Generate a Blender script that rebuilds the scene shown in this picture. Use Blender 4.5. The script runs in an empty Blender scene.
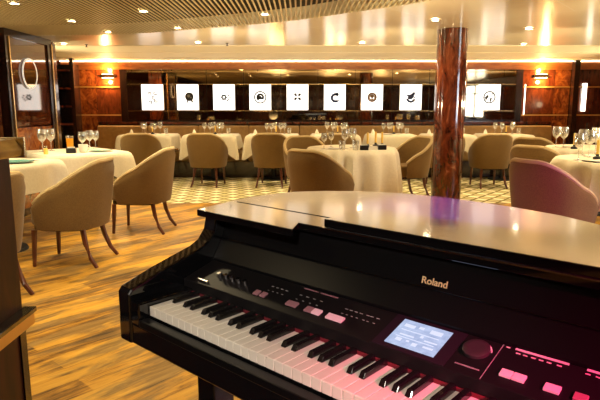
import bpy, bmesh, math, random
from mathutils import Vector, Matrix
random.seed(7)
PI = math.pi
D = bpy.data
scene = bpy.context.scene
COL = scene.collection

# ------------------------------------------------------------------ camera
CAMH = 1.22
F_PX = 553.55
cam_d = D.cameras.new('camera')
cam_d.sensor_fit = 'HORIZONTAL'
cam_d.sensor_width = 36.0
cam_d.lens = F_PX * 36.0 / 600.0
cam_d.clip_start = 0.02
cam = D.objects.new('camera', cam_d)
COL.objects.link(cam)
cam.location = (0, 0, CAMH)
cam.rotation_euler = (PI / 2 - 0.16804, 0, 0)
scene.camera = cam

# ------------------------------------------------------------------ world / exposure
world = D.worlds.new('world')
scene.world = world
world.use_nodes = True
world.node_tree.nodes['Background'].inputs[0].default_value = (1.0, 0.72, 0.45, 1)
world.node_tree.nodes['Background'].inputs[1].default_value = 0.02
vs = scene.view_settings
vs.view_transform = 'Standard'
vs.look = 'None'
vs.gamma = 1
vs.use_curve_mapping = False
vs.exposure = 0.66

WARM = (1.0, 0.79, 0.45)


def spot(name, loc, target, power, color, angle=70, blend=0.6, size=0.05):
    l = D.lights.new(name, 'SPOT')
    l.energy = power
    l.color = color
    l.spot_size = math.radians(angle)
    l.spot_blend = blend
    l.shadow_soft_size = size
    o = D.objects.new(name, l)
    COL.objects.link(o)
    o.location = loc
    d = Vector(target) - Vector(loc)
    o.rotation_euler = d.to_track_quat('-Z', 'Y').to_euler()
    return o


def area(name, loc, rot, power, color, sx, sy):
    l = D.lights.new(name, 'AREA')
    l.shape = 'RECTANGLE'
    l.size = sx
    l.size_y = sy
    l.energy = power
    l.color = color
    o = D.objects.new(name, l)
    COL.objects.link(o)
    o.location = loc
    o.rotation_euler = rot
    return o


# downlights of the lounge behind the photographer
for lx, ly in ((-1.9, 1.2), (-2.2, 2.4), (-0.9, 2.5), (-1.2, -0.8), (0.6, -1.4), (2.6, -0.6), (3.4, 1.6)):
    spot('lounge_lamp', (lx, ly, 1.99), (lx, ly, 0), 30, WARM, 130, 0.7, 0.04)
# added fill spots without fixtures at both sides, brightening the ceiling
for lx, ly in ((5.1, 6.2), (5.1, 8.2), (4.6, 3.4), (-3.9, 7.7), (-3.6, 4.6)):
    spot('uplighter_lamp', (lx, ly, 1.25), (lx * 0.5, ly, 2.03), 60, WARM, 140, 0.8, 0.06)
# more added fill spots between piano and tables, aimed up at the ceiling
for lx in (-0.6, 0.9, 2.4):
    spot('uplighter_lamp', (lx, 3.1, 0.95), (lx * 1.1, 5.3, 2.03), 150, WARM, 50, 0.9, 0.12)
    spot('uplighter_lamp', (lx * 1.2, 5.0, 0.98), (lx * 1.25, 7.2, 2.03), 150, WARM, 50, 0.9, 0.12)
# stage lights over the piano: magenta on the keys, violet on the lid and the chairs
spot('stage_light', (1.2, -0.9, 1.95), (0.50, 0.52, 0.76), 480, (1.0, 0.03, 0.18), 24, 1.0, 0.03)
spot('key_light', (-0.3, -0.9, 1.95), (-0.12, 1.05, 0.76), 100, (1.0, 0.88, 0.72), 34, 0.9, 0.05)
spot('stage_light', (0.50, 2.05, 1.99), (0.42, 1.50, 0.94), 190, (0.42, 0.02, 1.0), 30, 0.9, 0.03)
spot('stage_light', (1.3, 0.2, 1.98), (1.85, 4.1, 0.35), 300, (0.62, 0.04, 0.70), 17, 0.8, 0.03)

CZ = 2.03          # ceiling height
WY = 10.1          # face of the back wall
PXW = 0.017755     # metres per pixel on the back wall

# ------------------------------------------------------------------ material helpers


def mat(name):
    m = D.materials.new(name)
    m.use_nodes = True
    return m, m.node_tree.nodes, m.node_tree.links, m.node_tree.nodes['Principled BSDF']


def simple(name, col, rough=0.5, metal=0.0, spec=0.5, emit=None, estr=0.0, coat=0.0, ior=1.5):
    m, n, l, b = mat(name)
    b.inputs['Base Color'].default_value = (*col, 1)
    b.inputs['Roughness'].default_value = rough
    b.inputs['Metallic'].default_value = metal
    b.inputs['Specular IOR Level'].default_value = spec
    b.inputs['IOR'].default_value = ior
    b.inputs['Coat Weight'].default_value = coat
    b.inputs['Coat Roughness'].default_value = 0.03
    if emit:
        b.inputs['Emission Color'].default_value = (*emit, 1)
        b.inputs['Emission Strength'].default_value = estr
    return m


def ramp(n, stops):
    r = n.new('ShaderNodeValToRGB')
    e = r.color_ramp.elements
    while len(e) < len(stops):
        e.new(0.5)
    for i, (p, c) in enumerate(stops):
        e[i].position = p
        e[i].color = (*c, 1)
    return r


def coords(n, l, scale=(1, 1, 1), rot=(0, 0, 0), kind='Object'):
    tc = n.new('ShaderNodeTexCoord')
    mp = n.new('ShaderNodeMapping')
    mp.inputs['Scale'].default_value = scale
    mp.inputs['Rotation'].default_value = rot
    l.new(tc.outputs[kind], mp.inputs['Vector'])
    return mp.outputs['Vector']


def noise(n, l, vec, scale, detail=4, rough=0.55, dist=0.0):
    t = n.new('ShaderNodeTexNoise')
    t.inputs['Scale'].default_value = scale
    t.inputs['Detail'].default_value = detail
    t.inputs['Roughness'].default_value = rough
    t.inputs['Distortion'].default_value = dist
    l.new(vec, t.inputs['Vector'])
    return t.outputs['Fac']


def noisy(name, stops, scale, rough, map_scale=(1, 1, 1), dist=0.0, coat=0.0, spec=0.5, metal=0.0, detail=5, bump=0.0):
    m, n, l, b = mat(name)
    v = coords(n, l, map_scale)
    f = noise(n, l, v, scale, detail, 0.6, dist)
    r = ramp(n, stops)
    l.new(f, r.inputs['Fac'])
    l.new(r.outputs['Color'], b.inputs['Base Color'])
    b.inputs['Roughness'].default_value = rough
    b.inputs['Coat Weight'].default_value = coat
    b.inputs['Coat Roughness'].default_value = 0.04
    b.inputs['Specular IOR Level'].default_value = spec
    b.inputs['Metallic'].default_value = metal
    if bump:
        bp = n.new('ShaderNodeBump')
        bp.inputs['Strength'].default_value = bump
        bp.inputs['Distance'].default_value = 0.004
        l.new(f, bp.inputs['Height'])
        l.new(bp.outputs['Normal'], b.inputs['Normal'])
    return m


M = {}
M['burl'] = noisy('burl', [(0.3, (0.07, 0.012, 0.004)), (0.5, (0.26, 0.06, 0.012)), (0.68, (0.48, 0.15, 0.03))], 9, 0.22, (1, 1, 0.7), 1.6, 0.7)
M['mahogany'] = noisy('mahogany', [(0.3, (0.03, 0.006, 0.003)), (0.6, (0.10, 0.022, 0.008)), (0.8, (0.17, 0.045, 0.014))], 5, 0.16, (3, 3, 0.5), 1.0, 0.8)
M['dark_wood'] = noisy('dark_wood', [(0.3, (0.010, 0.004, 0.003)), (0.7, (0.035, 0.012, 0.007))], 6, 0.22, (4, 4, 0.6), 0.6, 0.5)
M['red_panel'] = noisy('red_panel', [(0.3, (0.07, 0.014, 0.005)), (0.6, (0.19, 0.042, 0.012)), (0.8, (0.28, 0.075, 0.02))], 6, 0.16, (2, 2, 0.7), 1.2, 0.8)
M['dark_red_wood'] = noisy('dark_red_wood', [(0.3, (0.014, 0.003, 0.0015)), (0.7, (0.06, 0.013, 0.005))], 6, 0.42, (3, 3, 0.6), 0.8, 0.0, 0.25)
M['frieze'] = noisy('frieze', [(0.3, (0.20, 0.05, 0.012)), (0.7, (0.42, 0.14, 0.03))], 7, 0.3, (0.4, 1, 2), 1.0, 0.4)
M['red_marble'] = noisy('red_marble', [(0.34, (0.020, 0.004, 0.002)), (0.5, (0.10, 0.020, 0.008)), (0.62, (0.19, 0.045, 0.018)), (0.74, (0.42, 0.19, 0.10))], 6, 0.12, (1, 1, 0.45), 2.2, 0.9)
M['panel_wood'] = noisy('panel_wood', [(0.3, (0.05, 0.010, 0.004)), (0.7, (0.16, 0.04, 0.012))], 4, 0.04, (2, 2, 0.6), 0.8, 1.0, 1.0)
M['brass'] = simple('brass', (0.85, 0.60, 0.28), 0.25, 1.0)
M['pale_metal'] = simple('pale_metal', (0.80, 0.70, 0.52), 0.2, 1.0)
M['gold_cap'] = noisy('gold_cap', [(0.3, (0.16, 0.075, 0.018)), (0.7, (0.42, 0.24, 0.06))], 4, 0.25, (6, 1, 1), 0.4, 0.6)
M['gold_rail'] = simple('gold_rail', (0.72, 0.42, 0.10), 0.35, 0.5)
M['leather'] = noisy('leather', [(0.3, (0.27, 0.15, 0.045)), (0.7, (0.36, 0.21, 0.07))], 14, 0.45)
M['black_plastic'] = simple('black_plastic', (0.006, 0.006, 0.007), 0.35)
M['black'] = simple('black', (0.004, 0.004, 0.004), 0.6)
M['turquoise'] = simple('turquoise', (0.16, 0.42, 0.38), 0.25, coat=0.4)
M['white_card'] = simple('white_card', (0.82, 0.78, 0.68), 0.6)
M['ceramic'] = simple('ceramic', (0.85, 0.82, 0.75), 0.25)
M['juice'] = simple('juice', (0.9, 0.36, 0.02), 0.2)
M['amber'] = simple('amber', (0.80, 0.52, 0.10), 0.3)
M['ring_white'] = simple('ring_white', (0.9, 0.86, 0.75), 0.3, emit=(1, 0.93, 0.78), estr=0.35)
M['lens'] = simple('lens', (1, 1, 1), 0.4, emit=(1, 0.84, 0.58), estr=22)
M['trim_ring'] = simple('trim_ring', (0.85, 0.78, 0.62), 0.25, 0.6)
M['cove'] = simple('cove', (1, 1, 1), 0.5, emit=(1, 0.87, 0.62), estr=9)
M['strip'] = simple('strip', (1, 1, 1), 0.5, emit=(1, 0.88, 0.72), estr=3)  # glow painted in for the bright wall reflections
M['sconce_glow'] = simple('sconce_glow', (1, 0.8, 0.5), 0.5, emit=(1, 0.62, 0.22), estr=22)
M['picture_glow'] = simple('picture_glow', (0.9, 0.9, 0.9), 0.5, emit=(1.0, 0.97, 0.92), estr=1.25)
M['ink'] = simple('ink', (0.02, 0.022, 0.03), 0.6)
M['ink_grey'] = simple('ink_grey', (0.22, 0.22, 0.22), 0.6)
M['ink_blue'] = simple('ink_blue', (0.03, 0.04, 0.13), 0.6)
M['ink_brown'] = simple('ink_brown', (0.17, 0.08, 0.03), 0.6)
M['ink_tan'] = simple('ink_tan', (0.45, 0.28, 0.12), 0.6)
M['daylight'] = simple('daylight', (0.9, 0.95, 1), 0.5, emit=(0.72, 0.86, 1.0), estr=8.0)

# mirror: bronze tinted glass
m, n, l, b = mat('bronze_mirror')
b.inputs['Base Color'].default_value = (0.52, 0.38, 0.22, 1)
b.inputs['Metallic'].default_value = 1
b.inputs['Roughness'].default_value = 0.03
M['mirror'] = m

# glossy cream ceiling panels with fine joints
m, n, l, b = mat('ceiling_panels')
v = coords(n, l, (1, 1, 1), (0, 0, math.radians(38)))
bk = n.new('ShaderNodeTexBrick')
bk.inputs['Color1'].default_value = (0.86, 0.76, 0.55, 1)
bk.inputs['Color2'].default_value = (0.82, 0.71, 0.50, 1)
bk.inputs['Mortar'].default_value = (0.90, 0.84, 0.70, 1)
bk.inputs['Scale'].default_value = 1.0
bk.inputs['Mortar Size'].default_value = 0.006
bk.inputs['Brick Width'].default_value = 2.4
bk.inputs['Row Height'].default_value = 0.6
l.new(v, bk.inputs['Vector'])
l.new(bk.outputs['Color'], b.inputs['Base Color'])
b.inputs['Metallic'].default_value = 0.1
b.inputs['Roughness'].default_value = 0.3
b.inputs['Specular IOR Level'].default_value = 0.3
b.inputs['Coat Weight'].default_value = 0.45
b.inputs['Coat Roughness'].default_value = 0.14
b.inputs['Coat IOR'].default_value = 1.5
M['ceiling'] = m
M['cornice'] = simple('cornice', (0.86, 0.76, 0.55), 0.6)
M['slat'] = simple('slat', (0.56, 0.45, 0.22), 0.45, 0.1)
M['slat_back'] = simple('slat_back', (0.022, 0.014, 0.005), 0.8)

# plank floor: planks run square to the keyboard
m, n, l, b = mat('plank_floor')
RZ = math.radians(42.4)
v = coords(n, l, (1, 1, 1), (0, 0, -(PI / 2 - RZ)))
bk = n.new('ShaderNodeTexBrick')
bk.inputs['Color1'].default_value = (0, 0, 0, 1)
bk.inputs['Color2'].default_value = (1, 1, 1, 1)
bk.inputs['Mortar'].default_value = (0.35, 0.35, 0.35, 1)
bk.inputs['Mortar Size'].default_value = 0.0025
bk.inputs['Brick Width'].default_value = 1.05
bk.inputs['Row Height'].default_value = 0.145
bk.inputs['Scale'].default_value = 1
bk.offset = 0.37
l.new(v, bk.inputs['Vector'])
mp2 = n.new('ShaderNodeMapping')
mp2.inputs['Scale'].default_value = (1.5, 15, 1)
l.new(v, mp2.inputs['Vector'])
g1 = noise(n, l, mp2.outputs['Vector'], 2.2, 9, 0.72, 0.45)
mp3 = n.new('ShaderNodeMapping')
mp3.inputs['Scale'].default_value = (1.0, 4.0, 1)
l.new(v, mp3.inputs['Vector'])
g2 = noise(n, l, mp3.outputs['Vector'], 1.7, 6, 0.62, 0.3)
mx = n.new('ShaderNodeMath'); mx.operation = 'MULTIPLY_ADD'
mx.inputs[1].default_value = 0.30
mx.use_clamp = False
l.new(bk.outputs['Color'], mx.inputs[0]); l.new(g1, mx.inputs[2])
r1 = ramp(n, [(0.40, (0.045, 0.02, 0.005)), (0.51, (0.26, 0.12, 0.016)), (0.64, (0.53, 0.265, 0.030)), (0.92, (0.68, 0.39, 0.06))])
l.new(mx.outputs[0], r1.inputs['Fac'])
r2 = ramp(n, [(0.47, (0, 0, 0)), (0.56, (1, 1, 1))])
l.new(g2, r2.inputs['Fac'])
mulf = n.new('ShaderNodeMath'); mulf.operation = 'MULTIPLY'; mulf.inputs[1].default_value = 0.72
l.new(r2.outputs['Color'], mulf.inputs[0])
r3 = ramp(n, [(0.35, (0.055, 0.035, 0.016)), (0.7, (0.26, 0.17, 0.075))])
l.new(g1, r3.inputs['Fac'])
mc = n.new('ShaderNodeMix'); mc.data_type = 'RGBA'
l.new(mulf.outputs[0], mc.inputs['Factor']); l.new(r1.outputs['Color'], mc.inputs['A']); l.new(r3.outputs['Color'], mc.inputs['B'])
l.new(mc.outputs['Result'], b.inputs['Base Color'])
b.inputs['Roughness'].default_value = 0.42
b.inputs['Specular IOR Level'].default_value = 0.3
bp = n.new('ShaderNodeBump'); bp.inputs['Strength'].default_value = 0.25; bp.inputs['Distance'].default_value = 0.003
l.new(bk.outputs['Fac'], bp.inputs['Height']); bp.invert = True
l.new(bp.outputs['Normal'], b.inputs['Normal'])
M['floor'] = m

# lattice carpet
m, n, l, b = mat('lattice_carpet')
v = coords(n, l, (1, 1, 1), (0, 0, math.radians(38)))
bk = n.new('ShaderNodeTexBrick')
bk.offset = 0.0
bk.inputs['Color1'].default_value = (0.86, 0.78, 0.52, 1)
bk.inputs['Color2'].default_value = (0.86, 0.78, 0.52, 1)
bk.inputs['Mortar'].default_value = (0.24, 0.19, 0.07, 1)
bk.inputs['Mortar Size'].default_value = 0.02
bk.inputs['Mortar Smooth'].default_value = 0.3
bk.inputs['Brick Width'].default_value = 0.165
bk.inputs['Row Height'].default_value = 0.165
bk.inputs['Scale'].default_value = 1
l.new(v, bk.inputs['Vector'])
ck = n.new('ShaderNodeTexChecker')
ck.inputs['Scale'].default_value = 1 / 0.165
ck.inputs['Color1'].default_value = (1, 1, 1, 1)
ck.inputs['Color2'].default_value = (0.66, 0.64, 0.50, 1)
l.new(v, ck.inputs['Vector'])
mc = n.new('ShaderNodeMix'); mc.data_type = 'RGBA'; mc.blend_type = 'MULTIPLY'; mc.inputs['Factor'].default_value = 1
l.new(bk.outputs['Color'], mc.inputs['A']); l.new(ck.outputs['Color'], mc.inputs['B'])
l.new(mc.outputs['Result'], b.inputs['Base Color'])
b.inputs['Roughness'].default_value = 0.95
b.inputs['Specular IOR Level'].default_value = 0.1
M['carpet'] = m


def fabric(name, c1, c2, scale=160, bump=0.25):
    m, n, l, b = mat(name)
    v = coords(n, l, (1, 1, 1))
    f = noise(n, l, v, scale, 3, 0.6)
    f2 = noise(n, l, v, 3.0, 3, 0.5)
    mix = n.new('ShaderNodeMath'); mix.operation = 'MULTIPLY_ADD'; mix.inputs[1].default_value = 0.35
    l.new(f2, mix.inputs[0]); l.new(f, mix.inputs[2])
    r = ramp(n, [(0.35, c1), (1.0, c2)])
    l.new(mix.outputs[0], r.inputs['Fac'])
    l.new(r.outputs['Color'], b.inputs['Base Color'])
    b.inputs['Roughness'].default_value = 0.9
    b.inputs['Specular IOR Level'].default_value = 0.15
    b.inputs['Sheen Weight'].default_value = 0.15
    bp = n.new('ShaderNodeBump'); bp.inputs['Strength'].default_value = bump; bp.inputs['Distance'].default_value = 0.002
    l.new(f, bp.inputs['Height']); l.new(bp.outputs['Normal'], b.inputs['Normal'])
    return m


M['chair_fabric'] = fabric('chair_fabric', (0.105, 0.058, 0.017), (0.245, 0.145, 0.048))
M['chair_piping'] = simple('chair_piping', (0.50, 0.37, 0.18), 0.6)
M['cloth'] = fabric('cloth', (0.68, 0.60, 0.45), (0.80, 0.73, 0.57), 60, 0.1)
M['napkin'] = simple('napkin', (0.88, 0.82, 0.68), 0.8)
M['chair_leg'] = noisy('chair_leg', [(0.3, (0.06, 0.016, 0.008)), (0.7, (0.15, 0.042, 0.02))], 8, 0.3, (4, 4, 0.7), 0.5, 0.3)

# thin clear glass
m, n, l, b = mat('clear_glass')
n.remove(b)
out = [x for x in n if x.type == 'OUTPUT_MATERIAL'][0]
tr = n.new('ShaderNodeBsdfTransparent'); tr.inputs[0].default_value = (0.93, 0.93, 0.9, 1)
gl = n.new('ShaderNodeBsdfGlossy'); gl.inputs['Roughness'].default_value = 0.06; gl.inputs[0].default_value = (1, 1, 1, 1)
lw = n.new('ShaderNodeLayerWeight'); lw.inputs['Blend'].default_value = 0.35
ad = n.new('ShaderNodeMath'); ad.operation = 'MULTIPLY_ADD'; ad.inputs[1].default_value = 0.9; ad.inputs[2].default_value = 0.12
l.new(lw.outputs['Facing'], ad.inputs[0])
ms = n.new('ShaderNodeMixShader')
l.new(ad.outputs[0], ms.inputs[0]); l.new(tr.outputs[0], ms.inputs[1]); l.new(gl.outputs[0], ms.inputs[2])
df = n.new('ShaderNodeBsdfDiffuse'); df.inputs[0].default_value = (0.9, 0.87, 0.8, 1)  # cream diffuse towards the edges, standing in for bright glints
m2 = n.new('ShaderNodeMixShader')
pw = n.new('ShaderNodeMath'); pw.operation = 'MULTIPLY_ADD'; pw.inputs[1].default_value = 0.35; pw.inputs[2].default_value = 0.04
l.new(lw.outputs['Facing'], pw.inputs[0]); l.new(pw.outputs[0], m2.inputs[0])
l.new(ms.outputs[0], m2.inputs[1]); l.new(df.outputs[0], m2.inputs[2])
l.new(m2.outputs[0], out.inputs['Surface'])
M['glass'] = m

# piano materials
M['piano_black'] = simple('piano_black', (0.004, 0.004, 0.005), 0.08, coat=1.0)
m, n, l, b = mat('piano_lid')
v = coords(n, l, (1, 1, 1))
f = noise(n, l, v, 55, 4, 0.7, 0.3)
r = ramp(n, [(0.3, (0.05, 0.05, 0.05)), (0.75, (0.16, 0.16, 0.16))])
l.new(f, r.inputs['Fac'])
l.new(r.outputs['Color'], b.inputs['Roughness'])
b.inputs['Base Color'].default_value = (0.34, 0.32, 0.32, 1)  # grey metal on the black lid's top faces, boosting the reflected ceiling light
b.inputs['Metallic'].default_value = 0.8
b.inputs['IOR'].default_value = 2.3
b.inputs['Coat Weight'].default_value = 1.0
b.inputs['Coat IOR'].default_value = 2.1
b.inputs['Coat Roughness'].default_value = 0.06
b.inputs['Sheen Weight'].default_value = 0.12
b.inputs['Sheen Roughness'].default_value = 0.5
M['piano_lid'] = m
M['fallboard_black'] = simple('fallboard_black', (0.004, 0.004, 0.005), 0.32, spec=0.22)
M['key_white'] = simple('key_white', (0.86, 0.80, 0.72), 0.25, coat=0.3)
M['key_black'] = simple('key_black', (0.008, 0.007, 0.008), 0.2, coat=0.5)
M['panel_black'] = simple('panel_black', (0.008, 0.007, 0.008), 0.45, spec=0.2)
M['bezel'] = simple('bezel', (0.018, 0.010, 0.018), 0.35, spec=0.25)
M['felt'] = simple('felt', (0.14, 0.005, 0.015), 0.9)
M['logo_gold'] = simple('logo_gold', (0.85, 0.62, 0.32), 0.35, 0.5, emit=(0.85, 0.55, 0.25), estr=0.12)
M['silver'] = simple('silver', (0.75, 0.72, 0.75), 0.2, 1.0)
M['button_pink'] = simple('button_pink', (0.75, 0.55, 0.6), 0.5, emit=(1, 0.25, 0.42), estr=0.12)
M['button_dim'] = simple('button_dim', (0.35, 0.16, 0.2), 0.5)
M['print_pink'] = simple('print_pink', (0.8, 0.6, 0.65), 0.6)
M['print_grey'] = simple('print_grey', (0.3, 0.28, 0.3), 0.6)
M['dial'] = simple('dial', (0.04, 0.025, 0.032), 0.35)

m, n, l, b = mat('screen_lit')
v = coords(n, l, (1, 1, 1))
f = noise(n, l, v, 60, 3, 0.6)
r = ramp(n, [(0.3, (0.20, 0.27, 0.42)), (0.7, (0.32, 0.40, 0.56))])
l.new(f, r.inputs['Fac'])
l.new(r.outputs['Color'], b.inputs['Emission Color'])
b.inputs['Emission Strength'].default_value = 1.0
b.inputs['Base Color'].default_value = (0.05, 0.06, 0.08, 1)
b.inputs['Roughness'].default_value = 0.2
M['screen'] = m
M['screen_mark'] = simple('screen_mark', (0.1, 0.1, 0.1), 0.3, emit=(0.46, 0.54, 0.68), estr=0.9)

# ------------------------------------------------------------------ mesh helpers


class MB:
    def __init__(self):
        self.bm = bmesh.new()

    def poly_prism(self, pts, axis, a0, a1):
        """extrude a 2-d outline along axis; axis 'x': pts are (y,z); 'z': pts are (x,y); 'y': pts are (x,z)"""
        def P(p, a):
            if axis == 'x':
                return (a, p[0], p[1])
            if axis == 'y':
                return (p[0], a, p[1])
            return (p[0], p[1], a)
        A = [self.bm.verts.new(P(p, a0)) for p in pts]
        B = [self.bm.verts.new(P(p, a1)) for p in pts]
        k = len(pts)
        self.bm.faces.new(A)
        self.bm.faces.new(list(reversed(B)))
        for i in range(k):
            j = (i + 1) % k
            self.bm.faces.new((A[i], B[i], B[j], A[j]))
        return self

    def box(self, x0, x1, y0, y1, z0, z1):
        return self.poly_prism([(x0, y0), (x1, y0), (x1, y1), (x0, y1)], 'z', z0, z1)

    def lathe(self, prof, seg=20, c=(0, 0, 0), axis='z'):
        rings = []
        for r, z in prof:
            ring = []
            if r < 1e-5:
                p = (c[0], c[1], c[2] + z) if axis == 'z' else (c[0], c[1] + z, c[2])
                ring = [self.bm.verts.new(p)]
            else:
                for i in range(seg):
                    a = 2 * PI * i / seg
                    if axis == 'z':
                        p = (c[0] + r * math.cos(a), c[1] + r * math.sin(a), c[2] + z)
                    else:
                        p = (c[0] + r * math.cos(a), c[1] + z, c[2] + r * math.sin(a))
                    ring.append(self.bm.verts.new(p))
            rings.append(ring)
        for A, B in zip(rings, rings[1:]):
            if len(A) == 1 and len(B) == 1:
                continue
            for i in range(seg):
                j = (i + 1) % seg
                if len(A) == 1:
                    self.bm.faces.new((A[0], B[i], B[j]))
                elif len(B) == 1:
                    self.bm.faces.new((A[i], A[j], B[0]))
                else:
                    self.bm.faces.new((A[i], A[j], B[j], B[i]))
        return self

    def tube(self, pts, rad, seg=8):
        """tube through points; rad a number or a list"""
        pts = [Vector(p) for p in pts]
        rings = []
        for i, p in enumerate(pts):
            d = (pts[min(i + 1, len(pts) - 1)] - pts[max(i - 1, 0)]).normalized()
            up = Vector((0, 0, 1)) if abs(d.z) < 0.9 else Vector((1, 0, 0))
            s = d.cross(up).normalized()
            t = s.cross(d).normalized()
            r = rad[i] if isinstance(rad, (list, tuple)) else rad
            rings.append([self.bm.verts.new(p + s * r * math.cos(2 * PI * k / seg) + t * r * math.sin(2 * PI * k / seg)) for k in range(seg)])
        for A, B in zip(rings, rings[1:]):
            for k in range(seg):
                j = (k + 1) % seg
                self.bm.faces.new((A[k], A[j], B[j], B[k]))
        self.bm.faces.new(list(reversed(rings[0])))
        self.bm.faces.new(rings[-1])
        return self

    def build(self, name, material, parent=None, smooth=False, bevel=0.0, bseg=2, kind=None):
        bmesh.ops.recalc_face_normals(self.bm, faces=self.bm.faces)
        me = D.meshes.new(name)
        self.bm.to_mesh(me)
        self.bm.free()
        me.materials.append(material)
        if smooth:
            for p in me.polygons:
                p.use_smooth = True
            try:
                me.set_sharp_from_angle(angle=math.radians(38))
            except Exception:
                pass
        o = D.objects.new(name, me)
        COL.objects.link(o)
        if parent is not None:
            o.parent = parent
        if bevel:
            md = o.modifiers.new('bevel', 'BEVEL')
            md.width = bevel
            md.segments = bseg
            md.limit_method = 'ANGLE'
            md.angle_limit = math.radians(40)
        if kind:
            o['kind'] = kind
        return o


def empty(name, loc=(0, 0, 0), rz=0.0):
    o = D.objects.new(name, None)
    o.empty_display_size = 0.1
    COL.objects.link(o)
    o.location = loc
    o.rotation_euler = (0, 0, rz)
    return o


def tag(o, label, cat, group=None):
    o['label'] = label
    o['category'] = cat
    if group:
        o['group'] = group
    return o


def kids(o):
    return list(o.children)


def copy_tree(o, parent=None):
    c = o.copy()
    COL.objects.link(c)
    if parent is not None:
        c.parent = parent
    for ch in kids(o):
        copy_tree(ch, c)
    return c


def struct(mb, name, material, **kw):
    return mb.build(name, material, kind='structure', **kw)


# ------------------------------------------------------------------ room shell
XL, XR, YR = -4.3, 5.6, -3.2
struct(MB().box(XL, XR, YR, 6.95, -0.1, 0.0), 'floor', M['floor'])
struct(MB().box(XL, XR, 6.95, WY + 0.3, -0.1, 0.0), 'floor_carpet', M['carpet'])
struct(MB().box(XL, XR, WY, WY + 0.2, 0, 2.3), 'wall_back', M['mahogany'])
struct(MB().box(XL - 0.2, XL, YR, WY + 0.2, 0, 2.3), 'wall_left', M['mahogany'])
struct(MB().box(XL, XR, YR - 0.2, YR, 0, 2.3), 'wall_rear', M['mahogany'])
# right wall with the daylight window the mirror shows
wr = MB()
W0, W1, WZ0, WZ1 = 0.9, 3.0, 0.85, 1.9
wr.box(XR, XR + 0.2, YR, W0, 0, 2.3); wr.box(XR, XR + 0.2, W1, WY + 0.2, 0, 2.3)
wr.box(XR, XR + 0.2, W0, W1, 0, WZ0); wr.box(XR, XR + 0.2, W0, W1, WZ1, 2.3)
struct(wr, 'wall_right', M['mahogany'])
win = struct(MB().box(XR + 0.08, XR + 0.1, W0, W1, WZ0, WZ1), 'window_1', M['daylight'])
wf = MB()
for yy in (W0, (W0 + W1) / 2, W1 - 0.05):
    wf.box(XR + 0.02, XR + 0.07, yy, yy + 0.05, WZ0, WZ1)
for zz in (WZ0, WZ1 - 0.3, WZ1 - 0.04):
    wf.box(XR + 0.025, XR + 0.065, W0 + 0.05, W1 - 0.05, zz, zz + 0.04)
wf.build('window_frame', M['dark_wood'], win)

# ceiling: slatted field in front, glossy cream panels behind a curved edge
EDGE = [(-3.4, 6.72), (-2.75, 6.66), (-2.31, 6.62), (-1.68, 6.44), (-1.07, 6.11), (-0.51, 5.82), (0.0, 5.49), (0.44, 5.08),
        (0.82, 4.74), (1.05, 4.48), (1.45, 3.9), (1.85, 3.1), (2.15, 2.2), (2.35, 1.0), (2.4, YR)]


def edge_y(x):
    for (x0, y0), (x1, y1) in zip(EDGE, EDGE[1:]):
        if x0 <= x <= x1:
            return y0 + (y1 - y0) * (x - x0) / max(x1 - x0, 1e-6)
    return EDGE[0][1] if x < EDGE[0][0] else YR


cp = MB()
cp.poly_prism([(XL, EDGE[0][1])] + EDGE + [(XR, YR), (XR, 7.75), (XL, 7.75)], 'z', CZ, CZ + 0.12)
struct(cp, 'ceiling', M['ceiling'])
struct(MB().box(XL, XR, 7.75, 8.7, CZ - 0.004, CZ + 0.1), 'ceiling_cornice', M['cornice'])
struct(MB().box(XL, XR, 8.7, 9.5, CZ - 0.009, CZ + 0.1), 'ceiling_cornice', M['cornice'])
struct(MB().box(XL, XR, 9.5, WY + 0.1, CZ - 0.014, CZ + 0.1), 'ceiling_cornice', M['cornice'])
struct(MB().box(XL, 2.5, YR, 6.8, CZ + 0.121, CZ + 0.16), 'ceiling_backing', M['slat_back'])
sl = MB()
x = -3.36
while x < 2.3:
    y1 = edge_y(x)
    sl.box(x, x + 0.013, YR + 0.02, y1 - 0.012, CZ - 0.001, CZ + 0.006)
    x += 0.042
struct(sl, 'ceiling_slats', M['slat'])

# back wall dressing (z limits from the photograph)
def wx(px):
    return (px - 300) * PXW


struct(MB().box(wx(61), XR - 0.01, WY - 0.035, WY - 0.001, 1.86, 1.994), 'trim_1', M['frieze'])
cov = MB().box(wx(61), XR - 0.01, WY - 0.05, WY - 0.005, 1.998, 2.006).build('cove_light', M['cove'])
tag(cov, 'long glowing cove light strip along the top of the mirror wall', 'light strip')
mir = empty('wall_mirror', (0, WY, 0))
tag(mir, 'long bronze mirror behind the row of white lit pictures', 'mirror')
MX0, MX1, MZ0, MZ1 = wx(126), wx(517), 0.98, 1.86
MB().box(MX0, MX1, -0.022, -0.002, MZ0, MZ1).build('mirror_glass', M['mirror'], mir)
fr = MB()
fr.box(MX0 - 0.11, MX0, -0.05, -0.002, MZ0 - 0.1, MZ1 - 0.002)
fr.box(MX1, MX1 + 0.11, -0.05, -0.002, MZ0 - 0.1, MZ1 - 0.002)
fr.box(MX0, MX1, -0.05, -0.002, MZ0 - 0.1, MZ0 - 0.001)
fr.build('frame', M['dark_wood'], mir)
bars = MB()
for zz in (1.60, 1.815):
    bars.box(MX0 + 0.002, MX1 - 0.002, -0.027, -0.0225, zz, zz + 0.01)
bars.box(MX0 + 0.002, MX1 - 0.002, -0.027, -0.0225, 1.13, 1.14)
bars.build('brass_line', M['brass'], mir)
jn = MB()
for k in range(11):
    xx = wx(131.5 + 37.3 * k)
    if MX0 < xx < MX1:
        jn.box(xx - 0.004, xx + 0.004, -0.0265, -0.0222, MZ0 + 0.004, MZ1 - 0.004)
jn.build('pane_joint', M['dark_wood'], mir)

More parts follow.
